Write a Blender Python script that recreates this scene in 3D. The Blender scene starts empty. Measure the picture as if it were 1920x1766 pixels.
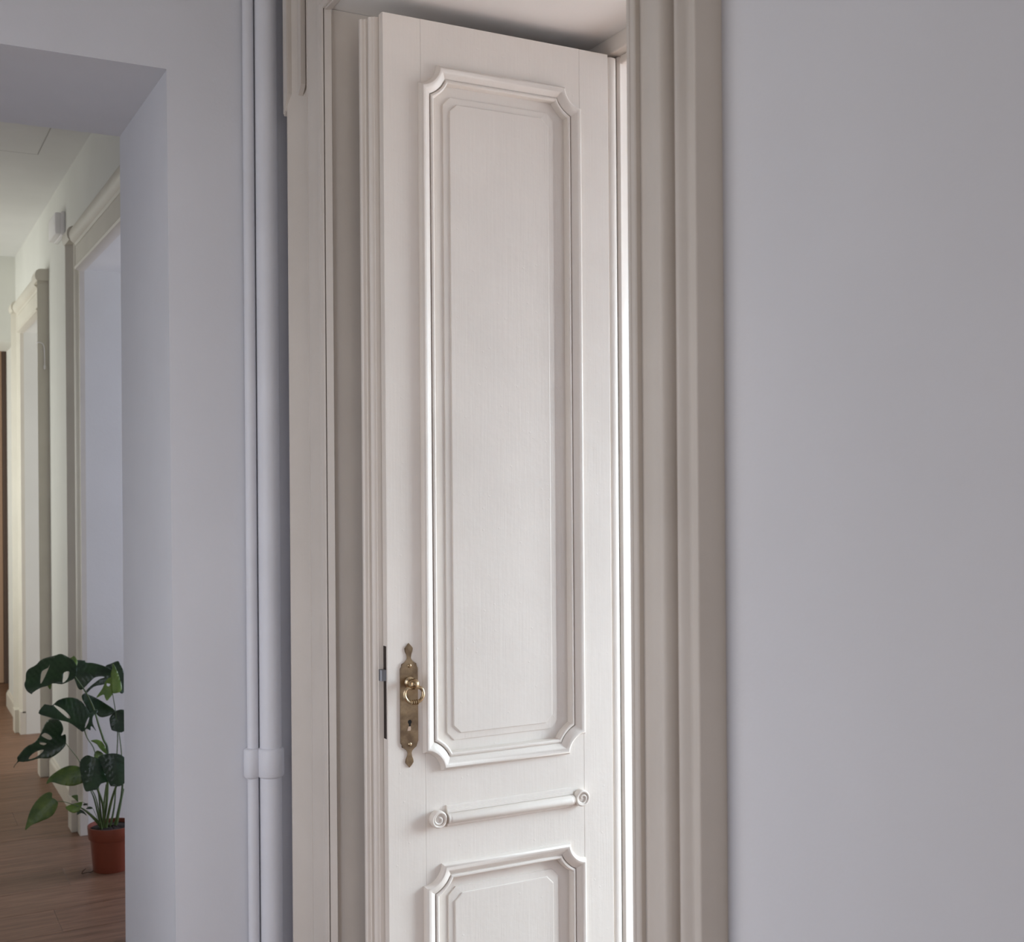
import bpy, bmesh, math, random
from mathutils import Vector, Matrix
from mathutils.geometry import delaunay_2d_cdt

random.seed(7)
SC = bpy.context.scene
COL = SC.collection

# ---------------------------------------------------------------- camera, light, exposure
TH = math.radians(28.06)
ROLL = 0.0073
fwd = Vector((math.sin(TH), math.cos(TH), 0))
rgt = Vector((math.cos(TH), -math.sin(TH), 0))
upv = Vector((0, 0, 1))
camx = (rgt - ROLL * upv).normalized()
camy = (upv + ROLL * rgt).normalized()
cd = bpy.data.cameras.new('camera')
cd.sensor_width = 36.0
cd.sensor_fit = 'HORIZONTAL'
cd.lens = 36.0 * 2244 / 1920
cd.shift_y = 20.0 / 1920
cd.clip_start = 0.05
cd.dof.use_dof = True
cd.dof.focus_distance = 2.45
cd.dof.aperture_fstop = 9.0
cam = bpy.data.objects.new('camera', cd)
COL.objects.link(cam)
cam.matrix_world = Matrix((
    (camx.x, camy.x, -fwd.x, 0.0), (camx.y, camy.y, -fwd.y, 0.0), (camx.z, camy.z, -fwd.z, 1.5), (0, 0, 0, 1)))
SC.camera = cam

world = bpy.data.worlds.new('world')
SC.world = world
world.use_nodes = True
world.node_tree.nodes['Background'].inputs[0].default_value = (0.75, 0.85, 1.0, 1)
world.node_tree.nodes['Background'].inputs[1].default_value = 0.1

SC.view_settings.view_transform = 'Standard'
SC.view_settings.look = 'None'
SC.view_settings.exposure = 0.0
SC.view_settings.gamma = 1.0
SC.view_settings.use_curve_mapping = False


def daylight(name, loc, direction, w, h, watts, color, spread=180):
    """daylight entering through one window"""
    ld = bpy.data.lights.new(name, 'AREA')
    ld.shape = 'RECTANGLE'
    ld.size = w
    ld.size_y = h
    ld.energy = watts
    ld.color = color
    ld.spread = math.radians(spread)
    o = bpy.data.objects.new(name, ld)
    COL.objects.link(o)
    z = -Vector(direction).normalized()
    y = Vector((0, 0, 1))
    x = y.cross(z).normalized()
    y = z.cross(x)
    o.matrix_world = Matrix(((x.x, y.x, z.x, loc[0]), (x.y, y.y, z.y, loc[1]), (x.z, y.z, z.z, loc[2]), (0, 0, 0, 1)))
    return o


# room behind the open door: cool sky light as stacked lamp strips, tilted steeply down inside its tall window,
# and warm light thrown in low from the sunlit street
for i in range(3):
    daylight('sky_far_room', (4.36, 1.22, 1.30 + 0.40 * i), (-1, 0, -4.0), 1.0, 0.42, 105, (0.665, 0.862, 0.985))
daylight('street_far_room', (4.53, 1.22, 0.80), (-1, 0, 0), 1.0, 1.2, 42, (1.0, 0.87, 0.83))
# front room: the tall window just left of the view (stacked lamp strips inside it) and an added fill lamp behind the viewer
for i in range(4):
    z = 0.70 + 0.45 * i
    daylight('steep_sky', (-0.62, 1.60, z), (1, 0, -1.5), 1.0, 0.45, 1.5, (1.0, 0.86, 0.76))
    daylight('bright_facade', (-0.62, 1.60, z), (1, 0.05, 0), 1.0, 0.45, 1.7, (1.0, 0.98, 0.95))  # level lamp added inside the window to lift the facing wall
    daylight('blue_sky', (-0.62, 1.25, z), (0.6, 1, -2.0), 0.35, 0.45, 1.3, (0.30, 0.58, 1.0))
daylight('window_behind', (0.0, -2.9, 1.5), (0, 1, 0), 1.2, 2.0, 17, (1.0, 0.95, 0.88))
# corridor and the two rooms opening off it
daylight('sky_corridor', (-0.68, 7.55, 1.55), (1, 0, 0), 1.1, 1.7, 24, (0.97, 1.0, 0.95))
daylight('sky_corridor_end', (-0.68, 9.25, 1.5), (1, 0.25, 0), 0.6, 1.7, 9, (1.0, 0.99, 0.95))  # unseen lamp added to brighten the brown end door and passage
daylight('sky_plant_room', (3.55, 4.75, 1.35), (-1, 0, -0.2), 0.9, 1.7, 51, (0.72, 0.77, 1.0))
daylight('sky_second_room', (3.55, 6.75, 1.35), (-1, 0, -0.2), 0.9, 1.7, 45, (0.95, 0.96, 1.0))


# ---------------------------------------------------------------- helpers
def lin(r, g, b):
    f = lambda c: (c / 255 / 12.92) if c / 255 <= 0.04045 else ((c / 255 + 0.055) / 1.055) ** 2.4
    return (f(r), f(g), f(b), 1.0)


MW = {}


def put(o, parent, mw):
    COL.objects.link(o)
    if parent is not None:
        o.parent = parent
    MW[o.name] = mw
    return o


def tag(o, label=None, cat=None, kind=None, group=None):
    if label: o['label'] = label
    if cat: o['category'] = cat
    if kind: o['kind'] = kind
    if group: o['group'] = group
    return o


def empty(name, loc, rotz=0.0, parent=None):
    o = bpy.data.objects.new(name, None)
    o.empty_display_size = 0.05
    m = Matrix.Translation(loc) @ Matrix.Rotation(rotz, 4, 'Z')
    if parent is None:
        o.location = loc
        o.rotation_euler = (0, 0, rotz)
        return put(o, None, m)
    o.location = MW[parent.name].inverted() @ Vector(loc)
    return put(o, parent, m)


def obj(name, bm, mat, parent=None, smooth=False, local=False):
    """link one mesh object; coordinates are world ones unless local"""
    mw = MW[parent.name] if parent is not None else Matrix.Identity(4)
    if parent is not None and not local:
        bmesh.ops.transform(bm, matrix=mw.inverted(), verts=bm.verts)
    bmesh.ops.recalc_face_normals(bm, faces=bm.faces)
    me = bpy.data.meshes.new(name)
    bm.to_mesh(me)
    bm.free()
    me.materials.append(mat)
    if smooth:
        me.shade_smooth()
        try:
            me.set_sharp_from_angle(angle=math.radians(smooth if smooth is not True else 40))
        except Exception:
            pass
    o = bpy.data.objects.new(name, me)
    return put(o, parent, mw)


def add_box(bm, x0, x1, y0, y1, z0, z1, bevel=0.0):
    vs = [bm.verts.new((x, y, z)) for x in (x0, x1) for y in (y0, y1) for z in (z0, z1)]
    fs = [(0, 1, 3, 2), (4, 6, 7, 5), (0, 4, 5, 1), (2, 3, 7, 6), (0, 2, 6, 4), (1, 5, 7, 3)]
    fl = [bm.faces.new([vs[i] for i in f]) for f in fs]
    if bevel:
        es = list({e for f in fl for e in f.edges})
        bmesh.ops.bevel(bm, geom=es, offset=bevel, segments=2, affect='EDGES', profile=0.5)


def boxes(name, lst, mat, parent=None, bevel=0.0):
    bm = bmesh.new()
    for b in lst:
        add_box(bm, *b, bevel=bevel)
    return obj(name, bm, mat, parent)


def grid_surface(bm, rows, close_u=False, close_v=False, caps=False):
    """rows: list of equally long point lists"""
    vv = [[bm.verts.new(p) for p in r] for r in rows]
    n, m = len(vv), len(vv[0])
    for i in range(n if close_u else n - 1):
        for j in range(m if close_v else m - 1):
            a, b = vv[i], vv[(i + 1) % n]
            try:
                bm.faces.new((a[j], a[(j + 1) % m], b[(j + 1) % m], b[j]))
            except ValueError:
                pass
    if caps:
        for r in (vv[0], vv[-1]):
            try:
                bm.faces.new(r)
            except ValueError:
                pass
    return vv


def prism(bm, outline, depth_axis, d0, d1):
    """extrude a closed 2D outline; depth_axis 'Y' -> outline is (x, z); 'X' -> (y, z); 'Z' -> (x, y)"""
    def p(a, b, d):
        return {'Y': (a, d, b), 'X': (d, a, b), 'Z': (a, b, d)}[depth_axis]
    grid_surface(bm, [[p(a, b, d0) for a, b in outline], [p(a, b, d1) for a, b in outline]], close_v=True, caps=True)


def tube(bm, pts, radii, seg=8, closed=False):
    pts = [Vector(p) for p in pts]
    n = len(pts)
    if not hasattr(radii, '__len__'):
        radii = [radii] * n
    rows = []
    prev = None
    for i in range(n):
        if closed:
            t = pts[(i + 1) % n] - pts[i - 1]
        else:
            t = pts[min(i + 1, n - 1)] - pts[max(i - 1, 0)]
        t.normalize()
        if prev is None:
            a = t.orthogonal().normalized()
        else:
            a = (prev - t * prev.dot(t)).normalized()
        prev = a
        b = t.cross(a)
        rows.append([pts[i] + (a * math.cos(k * 2 * math.pi / seg) + b * math.sin(k * 2 * math.pi / seg)) * radii[i] for k in range(seg)])
    grid_surface(bm, rows, close_u=closed, close_v=True, caps=not closed)


def catmull(pts, sub=4, closed=False):
    pts = [Vector(p) for p in pts]
    n = len(pts)
    out = []
    for i in range(n if closed else n - 1):
        p0 = pts[(i - 1) % n] if closed or i > 0 else pts[0]
        p1 = pts[i]
        p2 = pts[(i + 1) % n]
        p3 = pts[(i + 2) % n] if closed or i + 2 < n else pts[n - 1]
        for k in range(sub):
            t = k / sub
            out.append(0.5 * (2 * p1 + (p2 - p0) * t + (2 * p0 - 5 * p1 + 4 * p2 - p3) * t * t + (3 * p1 - p0 - 3 * p2 + p3) * t ** 3))
    if not closed:
        out.append(pts[-1])
    return out


def lathe(bm, prof, center, axis='Z', seg=32):
    """prof: (radius, height along axis)"""
    rows = []
    for r, h in prof:
        row = []
        for k in range(seg):
            a = 2 * math.pi * k / seg
            u, v = r * math.cos(a), r * math.sin(a)
            d = {'Z': (u, v, h), '-Y': (u, -h, v), '-X': (-h, u, v)}[axis]
            row.append((center[0] + d[0], center[1] + d[1], center[2] + d[2]))
        rows.append(row)
    grid_surface(bm, rows, close_v=True, caps=True)


# ---------------------------------------------------------------- materials
def material(name, base, rough=0.5, metal=0.0, spec=0.5):
    m = bpy.data.materials.new(name)
    m.use_nodes = True
    nt = m.node_tree
    b = nt.nodes['Principled BSDF']
    b.inputs['Base Color'].default_value = base
    b.inputs['Roughness'].default_value = rough
    b.inputs['Metallic'].default_value = metal
    b.inputs['Specular IOR Level'].default_value = spec
    return m, nt, b


def node(nt, kind, **kw):
    n = nt.nodes.new(kind)
    for k, v in kw.items():
        setattr(n, k, v)
    return n


def coords(nt, scale, rot=(0, 0, 0)):
    g = node(nt, 'ShaderNodeNewGeometry')
    mp = node(nt, 'ShaderNodeMapping')
    mp.inputs['Scale'].default_value = scale
    mp.inputs['Rotation'].default_value = rot
    nt.links.new(g.outputs['Position'], mp.inputs['Vector'])
    return mp.outputs['Vector']


def noise(nt, vec, scale, detail=4.0, rough=0.55):
    n = node(nt, 'ShaderNodeTexNoise')
    n.inputs['Scale'].default_value = scale
    n.inputs['Detail'].default_value = detail
    n.inputs['Roughness'].default_value = rough
    nt.links.new(vec, n.inputs['Vector'])
    return n.outputs['Fac']


def ramp(nt, fac, stops):
    r = node(nt, 'ShaderNodeValToRGB')
    while len(r.color_ramp.elements) < len(stops):
        r.color_ramp.elements.new(0.5)
    for e, (p, c) in zip(r.color_ramp.elements, stops):
        e.position = p
        e.color = c
    nt.links.new(fac, r.inputs['Fac'])
    return r.outputs['Color']


def bump(nt, bsdf, height, dist, strength=1.0, prev=None):
    b = node(nt, 'ShaderNodeBump')
    b.inputs['Distance'].default_value = dist
    b.inputs['Strength'].default_value = strength
    nt.links.new(height, b.inputs['Height'])
    if prev is not None:
        nt.links.new(prev, b.inputs['Normal'])
    nt.links.new(b.outputs['Normal'], bsdf.inputs['Normal'])
    return b.outputs['Normal']


def mixcol(nt, fac, a, b):
    m = node(nt, 'ShaderNodeMix', data_type='RGBA')
    for key, v in (('A', a), ('B', b)):
        sock = [s for s in m.inputs if s.name == key and s.type == 'RGBA'][0]
        if isinstance(v, tuple):
            sock.default_value = v
        else:
            nt.links.new(v, sock)
    nt.links.new(fac, [s for s in m.inputs if s.name == 'Factor' and s.type == 'VALUE'][0])
    return [s for s in m.outputs if s.type == 'RGBA'][0]


def plaster(name, c, var=4):
    m, nt, b = material(name, lin(*c), 0.75, spec=0.25)
    v = coords(nt, (1, 1, 1))
    n1 = noise(nt, v, 2.2, 3)
    col = ramp(nt, n1, [(0.3, lin(*[k - var for k in c])), (0.7, lin(*[min(255, k + var / 2) for k in c]))])
    nt.links.new(col, b.inputs['Base Color'])
    bn = bump(nt, b, noise(nt, v, 9, 3), 0.004, 0.35)
    bump(nt, b, noise(nt, v, 160, 2), 0.0006, 0.4, bn)
    return m


def gloss_paint(name, c, rough=0.38, streak=1.0, var=5):
    """brushed oil paint on old wood: long vertical brush marks and small bumps"""
    m, nt, b = material(name, lin(*c), rough, spec=0.4)
    v = coords(nt, (1, 1, 1))
    vs = coords(nt, (1, 1, 0.035))
    n1 = noise(nt, v, 5, 4)
    col = ramp(nt, n1, [(0.3, lin(*[k - var for k in c])), (0.7, lin(*[min(255, k + var / 2) for k in c]))])
    nt.links.new(col, b.inputs['Base Color'])
    bn = bump(nt, b, noise(nt, vs, 220, 3), 0.0006, 0.35 * streak)
    bn = bump(nt, b, noise(nt, v, 28, 4), 0.0018, 0.28, bn)
    vor = node(nt, 'ShaderNodeTexVoronoi')
    vor.inputs['Scale'].default_value = 34
    nt.links.new(v, vor.inputs['Vector'])
    pim = ramp(nt, vor.outputs['Distance'], [(0.0, (1, 1, 1, 1)), (0.09, (0, 0, 0, 1))])
    bump(nt, b, pim, 0.0007, 0.35, bn)
    return m


def metal(name, c, rough, dark=None, scale=40):
    m, nt, b = material(name, lin(*c), rough, 1.0)
    if dark:
        v = coords(nt, (1, 1, 1))
        col = ramp(nt, noise(nt, v, scale, 4), [(0.35, lin(*dark)), (0.65, lin(*c))])
        nt.links.new(col, b.inputs['Base Color'])
        bump(nt, b, noise(nt, v, 300, 2), 0.0003, 0.3)
    return m


def leaf_mat(name, c_hi, c_lo, rough=0.28):
    m, nt, b = material(name, lin(*c_hi), rough, spec=0.5)
    v = coords(nt, (1, 1, 1))
    col = ramp(nt, noise(nt, v, 16, 3), [(0.3, lin(*c_lo)), (0.7, lin(*c_hi))])
    nt.links.new(col, b.inputs['Base Color'])
    bump(nt, b, noise(nt, v, 60, 2), 0.001, 0.25)
    return m


def planks_mat(name):
    m, nt, b = material(name, lin(140, 112, 92), 0.42, spec=0.4)
    oi = node(nt, 'ShaderNodeObjectInfo')
    g = node(nt, 'ShaderNodeNewGeometry')
    add = node(nt, 'ShaderNodeVectorMath', operation='ADD')
    sc = node(nt, 'ShaderNodeVectorMath', operation='SCALE')
    sc.inputs['Scale'].default_value = 9.0
    comb = node(nt, 'ShaderNodeCombineXYZ')
    nt.links.new(oi.outputs['Random'], comb.inputs[0])
    nt.links.new(oi.outputs['Random'], comb.inputs[1])
    nt.links.new(comb.outputs[0], sc.inputs[0])
    nt.links.new(g.outputs['Position'], add.inputs[0])
    nt.links.new(sc.outputs[0], add.inputs[1])
    mp = node(nt, 'ShaderNodeMapping')
    mp.inputs['Scale'].default_value = (0.9, 14.0, 1.0)
    nt.links.new(add.outputs[0], mp.inputs['Vector'])
    grain = noise(nt, mp.outputs['Vector'], 2.4, 6, 0.62)
    fine = noise(nt, mp.outputs['Vector'], 11, 3, 0.6)
    c1 = ramp(nt, grain, [(0.28, lin(104, 75, 57)), (0.5, lin(138, 104, 82)), (0.72, lin(157, 121, 98))])
    c2 = ramp(nt, fine, [(0.3, lin(205, 200, 196)), (0.7, lin(255, 255, 255))])
    mul = node(nt, 'ShaderNodeMix', data_type='RGBA', blend_type='MULTIPLY')
    mul.inputs[0].default_value = 1.0
    cs = [s for s in mul.inputs if s.type == 'RGBA']
    nt.links.new(c1, cs[0])
    nt.links.new(c2, cs[1])
    hsv = node(nt, 'ShaderNodeHueSaturation')
    mr = node(nt, 'ShaderNodeMapRange')
    mr.inputs['To Min'].default_value = 0.9
    mr.inputs['To Max'].default_value = 1.08
    nt.links.new(oi.outputs['Random'], mr.inputs['Value'])
    nt.links.new(mr.outputs['Result'], hsv.inputs['Value'])
    nt.links.new([s for s in mul.outputs if s.type == 'RGBA'][0], hsv.inputs['Color'])
    nt.links.new(hsv.outputs['Color'], b.inputs['Base Color'])
    bump(nt, b, grain, 0.0008, 0.3)
    return m


M_WALL = plaster('wall_paint', (225, 225, 230))
M_CORR = plaster('corridor_paint', (228, 227, 220))
M_CEIL = plaster('ceiling_paint', (226, 225, 222))
M_TRIM = gloss_paint('casing_paint', (214, 205, 196), 0.45, 0.7)
M_TRIMC = gloss_paint('corridor_casing_paint', (218, 212, 198), 0.45, 0.6)
M_DOOR = gloss_paint('door_paint', (233, 224, 215), 0.36, 1.0)
M_REVEAL = gloss_paint('reveal_paint', (226, 217, 208), 0.5, 0.4)
M_SOFFIT = plaster('soffit_paint', (242, 238, 234))
M_PIPE = gloss_paint('pipe_paint', (226, 226, 232), 0.4, 0.3)
M_BRASS = metal('old_brass', (160, 138, 110), 0.42, (118, 99, 79), 40)
M_BRASS2 = metal('worn_brass', (204, 184, 152), 0.26, (164, 140, 108), 60)
M_IRON = material('dark_iron', lin(52, 42, 38), 0.6, 0.3)[0]
M_STEEL = metal('bolt_steel', (128, 130, 136), 0.42)
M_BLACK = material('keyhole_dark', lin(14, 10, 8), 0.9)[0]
M_FILL = material('keyhole_wood', lin(196, 172, 152), 0.6)[0]
M_TERRA = material('terracotta_plastic', lin(130, 66, 46), 0.42)[0]
M_SOIL = material('potting_soil', lin(40, 30, 24), 0.95)[0]
M_LEAF = {'dark': leaf_mat('leaf_dark_green', (42, 68, 36), (24, 44, 26)),
          'mid': leaf_mat('leaf_mid_green', (96, 116, 46), (50, 76, 34), 0.4),
          'light': leaf_mat('leaf_young_green', (120, 146, 60), (78, 108, 40), 0.42)}
M_STEM = leaf_mat('petiole_green', (98, 118, 66), (62, 84, 48), 0.45)
M_ROOT = material('dry_root', lin(74, 54, 40), 0.8)[0]
M_FLOOR = planks_mat('laminate_planks')
M_GAP = material('plank_underlay', lin(48, 38, 32), 0.9)[0]
M_LAMP = material('lamp_plastic', lin(246, 243, 242), 0.35)[0]
M_LED = material('indicator', lin(255, 255, 240), 0.3)[0]
M_WOOD = material('brown_door_wood', lin(205, 170, 142), 0.45)[0]
M_WOOD2 = material('dark_door_wood', lin(104, 86, 76), 0.5)[0]
M_GLASSF = gloss_paint('window_paint', (232, 230, 226), 0.4, 0.3)

# ---------------------------------------------------------------- dimensions (metres)
XW = 0.85            # face of the wall with the doorway
XR = 1.53            # its face in the far room
YL = 2.68            # face of the wall with the corridor opening
YC = 3.27            # corridor side of that wall
OX = 0.578           # right jamb of the corridor opening
OZ = 2.418           # its head
YN, YF = 1.255, 2.400  # near and far jamb of the doorway
ZH = 2.497           # doorway head
XC = 0.80            # corridor wall with the two doorways
CW = 0.172           # casing width
AY0, AY1 = 4.12, 5.378   # first corridor doorway
BY0, BY1 = 6.737, 7.738   # second corridor doorway
CZ = 2.415           # corridor doorway head
CEIL_C = 2.95
CEIL_R = 3.15

# ---------------------------------------------------------------- room shell
S = 'structure'
tag(boxes('wall_right', [(XW, XR, -3.2, YN - 0.001, 0, CEIL_R), (XW, XR, YN - 0.001, YF, ZH + 0.003, CEIL_R), (XW, XR, YF, YL, 0, CEIL_R)], M_WALL),
    'smooth off-white plaster wall filling the right of the view, pierced by the panelled doorway', 'wall', S)

# wall with the squared corridor opening: one clean mesh, soft plaster edges
bm = bmesh.new()
out = [(-0.95, 0), (-0.62, 0), (-0.62, OZ), (OX, OZ), (OX, 0), (XR, 0), (XR, CEIL_R), (-0.95, CEIL_R)]
prism(bm, out, 'Y', YL, YC)
es = [e for e in bm.edges if all(abs(v.co.y - YL) < 1e-5 for v in e.verts) and all(-0.63 < v.co.x < OX + 0.01 and v.co.z < OZ + 0.01 for v in e.verts) and (abs(e.verts[0].co.x - e.verts[1].co.x) < 1e-5 or e.verts[0].co.z > 1)]
bmesh.ops.bevel(bm, geom=es, offset=0.004, segments=2, affect='EDGES', profile=0.5)
tag(obj('wall_left', bm, M_WALL, smooth=30), 'thick white plaster wall with the squared opening into the corridor', 'wall', S)

tag(boxes('wall_back', [(-0.95, XR, -3.2, -3.0, 0, CEIL_R)], M_WALL), 'white plaster wall behind the viewer', 'wall', S)
tag(boxes('wall_side', [(-0.95, -0.75, -3.0, 1.05, 0, CEIL_R), (-0.95, -0.75, 2.15, YL, 0, CEIL_R), (-0.95, -0.75, 1.05, 2.15, 0, 0.38), (-0.95, -0.75, 1.05, 2.15, 2.32, CEIL_R)], M_WALL),
    'white plaster wall with the tall window opposite the doorway', 'wall', S)
tag(boxes('ceiling_front', [(-0.95, XR, -3.2, YC, CEIL_R, CEIL_R + 0.1)], M_CEIL), 'flat white ceiling over the front room', 'ceiling', S)

# corridor
tag(boxes('wall_corridor_right', [
    (XC, 1.4, YC, AY0, 0, CEIL_C), (XC, 1.4, AY0, AY1, CZ + 0.006, CEIL_C), (XC, 1.4, AY1, BY0, 0, CEIL_C), (XC, 1.4, BY0, BY1, CZ + 0.006, CEIL_C), (XC, 1.4, BY1, 8.79, 0, CEIL_C)], M_CORR),
    'pale corridor wall carrying the two framed doorways', 'wall', S)
tag(boxes('wall_corridor_left', [(-0.9, -0.7, YC, 7.0, 0, CEIL_C), (-0.9, -0.7, 8.1, 10.0, 0, CEIL_C), (-0.9, -0.7, 7.0, 8.1, 0, 0.7), (-0.9, -0.7, 7.0, 8.1, 2.4, CEIL_C)], M_CORR),
    'pale corridor wall opposite the framed doorways', 'wall', S)
tag(boxes('wall_corridor_lintel', [(-0.7, XC, 8.19, 8.79, 2.41, CEIL_C)], M_CORR), 'pale lintel closing the corridor above its far passage', 'wall', S)
tag(boxes('wall_corridor_end', [(-0.9, 1.7, 9.86, 10.0, 0, CEIL_C), (1.4, 1.5, 8.0, 9.86, 0, CEIL_C)], M_CORR), 'end wall beyond the far passage of the corridor', 'wall', S)
c = tag(boxes('ceiling_corridor', [(-0.9, 1.7, YC, 10.0, CEIL_C, CEIL_C + 0.1)], M_CEIL), 'flat white corridor ceiling with a flush hatch', 'ceiling', S)
# flush hatch: shallow panel with an open joint round it
bm = bmesh.new()
add_box(bm, 0.02, 0.640, 5.02, 5.595, CEIL_C - 0.003, CEIL_C + 0.004, 0.0015)
h = obj('hatch_panel', bm, M_CEIL, c)
bm = bmesh.new()
for b in ((0.015, 0.02, 5.015, 5.608), (0.640, 0.6445, 5.015, 5.608), (0.02, 0.640, 5.010, 5.02), (0.02, 0.640, 5.595, 5.608)):
    add_box(bm, b[0], b[1], b[2], b[3], CEIL_C - 0.0008, CEIL_C + 0.001)
obj('hatch_joint', bm, material('hatch_joint_grey', lin(186, 184, 181), 0.9)[0], c)

# far room, seen only as light
tag(boxes('wall_far_room', [(4.6, 4.8, -1.6, 0.7, 0, CEIL_R), (4.6, 4.8, 1.74, 4.2, 0, CEIL_R), (4.6, 4.8, 0.7, 1.74, 0, 0.28), (4.6, 4.8, 0.7, 1.74, 2.22, CEIL_R),
                            (XR, 4.6, -1.6, -1.45, 0, CEIL_R), (XR, 4.6, 4.05, 4.2, 0, CEIL_R)], M_WALL), 'pale walls of the room behind the open door', 'wall', S)
tag(boxes('ceiling_far_room', [(XR, 4.8, -1.6, 4.2, CEIL_R, CEIL_R + 0.1)], M_CEIL), 'white ceiling of the room behind the open door', 'ceiling', S)

# the two daylit rooms that open off the corridor
tag(boxes('wall_side_rooms', [(3.6, 3.8, 4.2, 4.3, 0, CEIL_R), (3.6, 3.8, 5.2, 6.3, 0, CEIL_R), (3.6, 3.8, 7.2, 9.9, 0, CEIL_R), (3.6, 3.8, 4.3, 5.2, 0, 0.5), (3.6, 3.8, 4.3, 5.2, 2.2, CEIL_R), (3.6, 3.8, 6.3, 7.2, 0, 0.5), (3.6, 3.8, 6.3, 7.2, 2.2, CEIL_R),
                             (1.4, 3.6, 5.95, 6.05, 0, CEIL_R), (1.4, 3.6, 9.8, 9.9, 0, CEIL_R), (1.4, XR + 0.1, YC, 4.2, 0, CEIL_R)], M_WALL), 'white walls of the two rooms opening off the corridor', 'wall', S)
tag(boxes('ceiling_side_rooms', [(1.4, 3.8, 4.2, 9.9, CEIL_R, CEIL_R + 0.1)], M_CEIL), 'white ceiling of the rooms opening off the corridor', 'ceiling', S)

# windows (outside the frame; the rooms' daylight comes through them)
def window(n, plane_x, y0, y1, z0, z1, d, lab):
    w = tag(empty('window_%d' % n, (plane_x, (y0 + y1) / 2, z0)), lab, 'window', S)
    x0, x1 = sorted((plane_x, plane_x + d))
    boxes('window_frame', [(x0, x1, y0, y0 + 0.05, z0, z1), (x0, x1, y1 - 0.05, y1, z0, z1), (x0, x1, y0 + 0.05, y1 - 0.05, z0, z0 + 0.05), (x0, x1, y0 + 0.05, y1 - 0.05, z1 - 0.05, z1),
                           (x0, x1, (y0 + y1) / 2 - 0.03, (y0 + y1) / 2 + 0.03, z0 + 0.05, z1 - 0.05)], M_GLASSF, w, 0.002)
window(1, -0.85, 1.05, 2.15, 0.38, 2.32, 0.05, 'white framed window of the front room')
window(2, 4.60, 0.70, 1.74, 0.28, 2.22, 0.05, 'white framed tall window of the room behind the open door')
window(3, -0.75, 7.0, 8.1, 0.7, 2.4, 0.05, 'white framed corridor window')

# floor: slab plus single laminate planks where the photograph shows them
bm = bmesh.new()
add_box(bm, -0.95, 4.8, -3.2, 10.0, -0.1, -0.009)
fl = tag(obj('floor', bm, M_GAP), 'grey-brown laminate floor with planks laid across the corridor', 'floor', S)
plank_meshes = {}
def plank(x0, x1, y0, y1):
    w, d = round(x1 - x0, 3), round(y1 - y0, 3)
    if (w, d) not in plank_meshes:
        b = bmesh.new()
        g = 0.0004
        add_box(b, g, w - g, g, d - g, -0.009, 0.0)
        top = [e for e in b.edges if all(abs(v.co.z) < 1e-6 for v in e.verts)]
        bmesh.ops.bevel(b, geom=top, offset=0.0008, segments=1, affect='EDGES')
        bmesh.ops.recalc_face_normals(b, faces=b.faces)
        me = bpy.data.meshes.new('plank')
        b.to_mesh(me)
        b.free()
        me.materials.append(M_FLOOR)
        plank_meshes[(w, d)] = me
    o = bpy.data.objects.new('plank', plank_meshes[(w, d)])
    COL.objects.link(o)
    o.parent = fl
    o.location = (x0, y0, 0)

PW, PL = 0.238, 1.38
row = 0
y = 4.736 - 9 * PW
while y < 9.86:
    y1 = min(y + PW, 9.86)
    off = {9: 0.64}.get(row, [0.10, 0.55, -0.35, 0.86, 0.3, -0.1][row % 6])
    x = off - 4 * PL
    lo, hi = -0.9, 1.40
    while x < hi:
        a, b_ = max(x, lo), min(x + PL, hi)
        if b_ - a > 0.02:
            plank(a, b_, y, y1)
        x += PL
    y = y1
    row += 1
boxes('floorboards', [(-0.75, 1.53, -3.0, 4.736 - 9 * PW - 0.001, -0.009, 0.0), (1.53, 4.6, -1.45, 4.05, -0.009, 0.0), (1.401, 3.6, 4.2, 9.8, -0.009, 0.0)], M_FLOOR, fl)

# ---------------------------------------------------------------- casings
PROF = [(0, 0.0), (0, 0.012), (0.002, 0.015), (0.010, 0.0165), (0.0105, 0.0155), (0.012, 0.0168), (0.0215, 0.018), (0.0235, 0.0165), (0.024, 0.010), (0.029, 0.010),
        (0.040, 0.0125), (0.050, 0.016), (0.060, 0.0192), (0.070, 0.0214), (0.0787, 0.0225), (0.0810, 0.0222), (0.0838, 0.0210), (0.0862, 0.0188), (0.0882, 0.0158), (0.0900, 0.0118), (0.0912, 0.0070),
        (0.0918, 0.0010), (0.0950, 0.0010), (0.0968, 0.0095), (0.0995, 0.0128), (0.1020, 0.0130), (0.1050, 0.0120), (0.1090, 0.0096), (0.1130, 0.0068), (0.1160, 0.0048), (0.1190, 0.0040), (0.1250, 0.0042),
        (0.1380, 0.0125), (0.1500, 0.0220), (0.1600, 0.0302), (0.1660, 0.0352), (0.1685, 0.0371), (0.1715, 0.0374), (0.1725, 0.0365), (0.1725, 0.0)]

def sweep(name, prof, pts_of, mat, parent):
    """pts_of(d, p) -> path points for one profile point"""
    bm = bmesh.new()
    rows = [pts_of(d, p) for d, p in prof]
    rows = list(map(list, zip(*rows)))      # one row per path station
    grid_surface(bm, rows, caps=True)
    return obj(name, bm, mat, parent, smooth=28)

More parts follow.
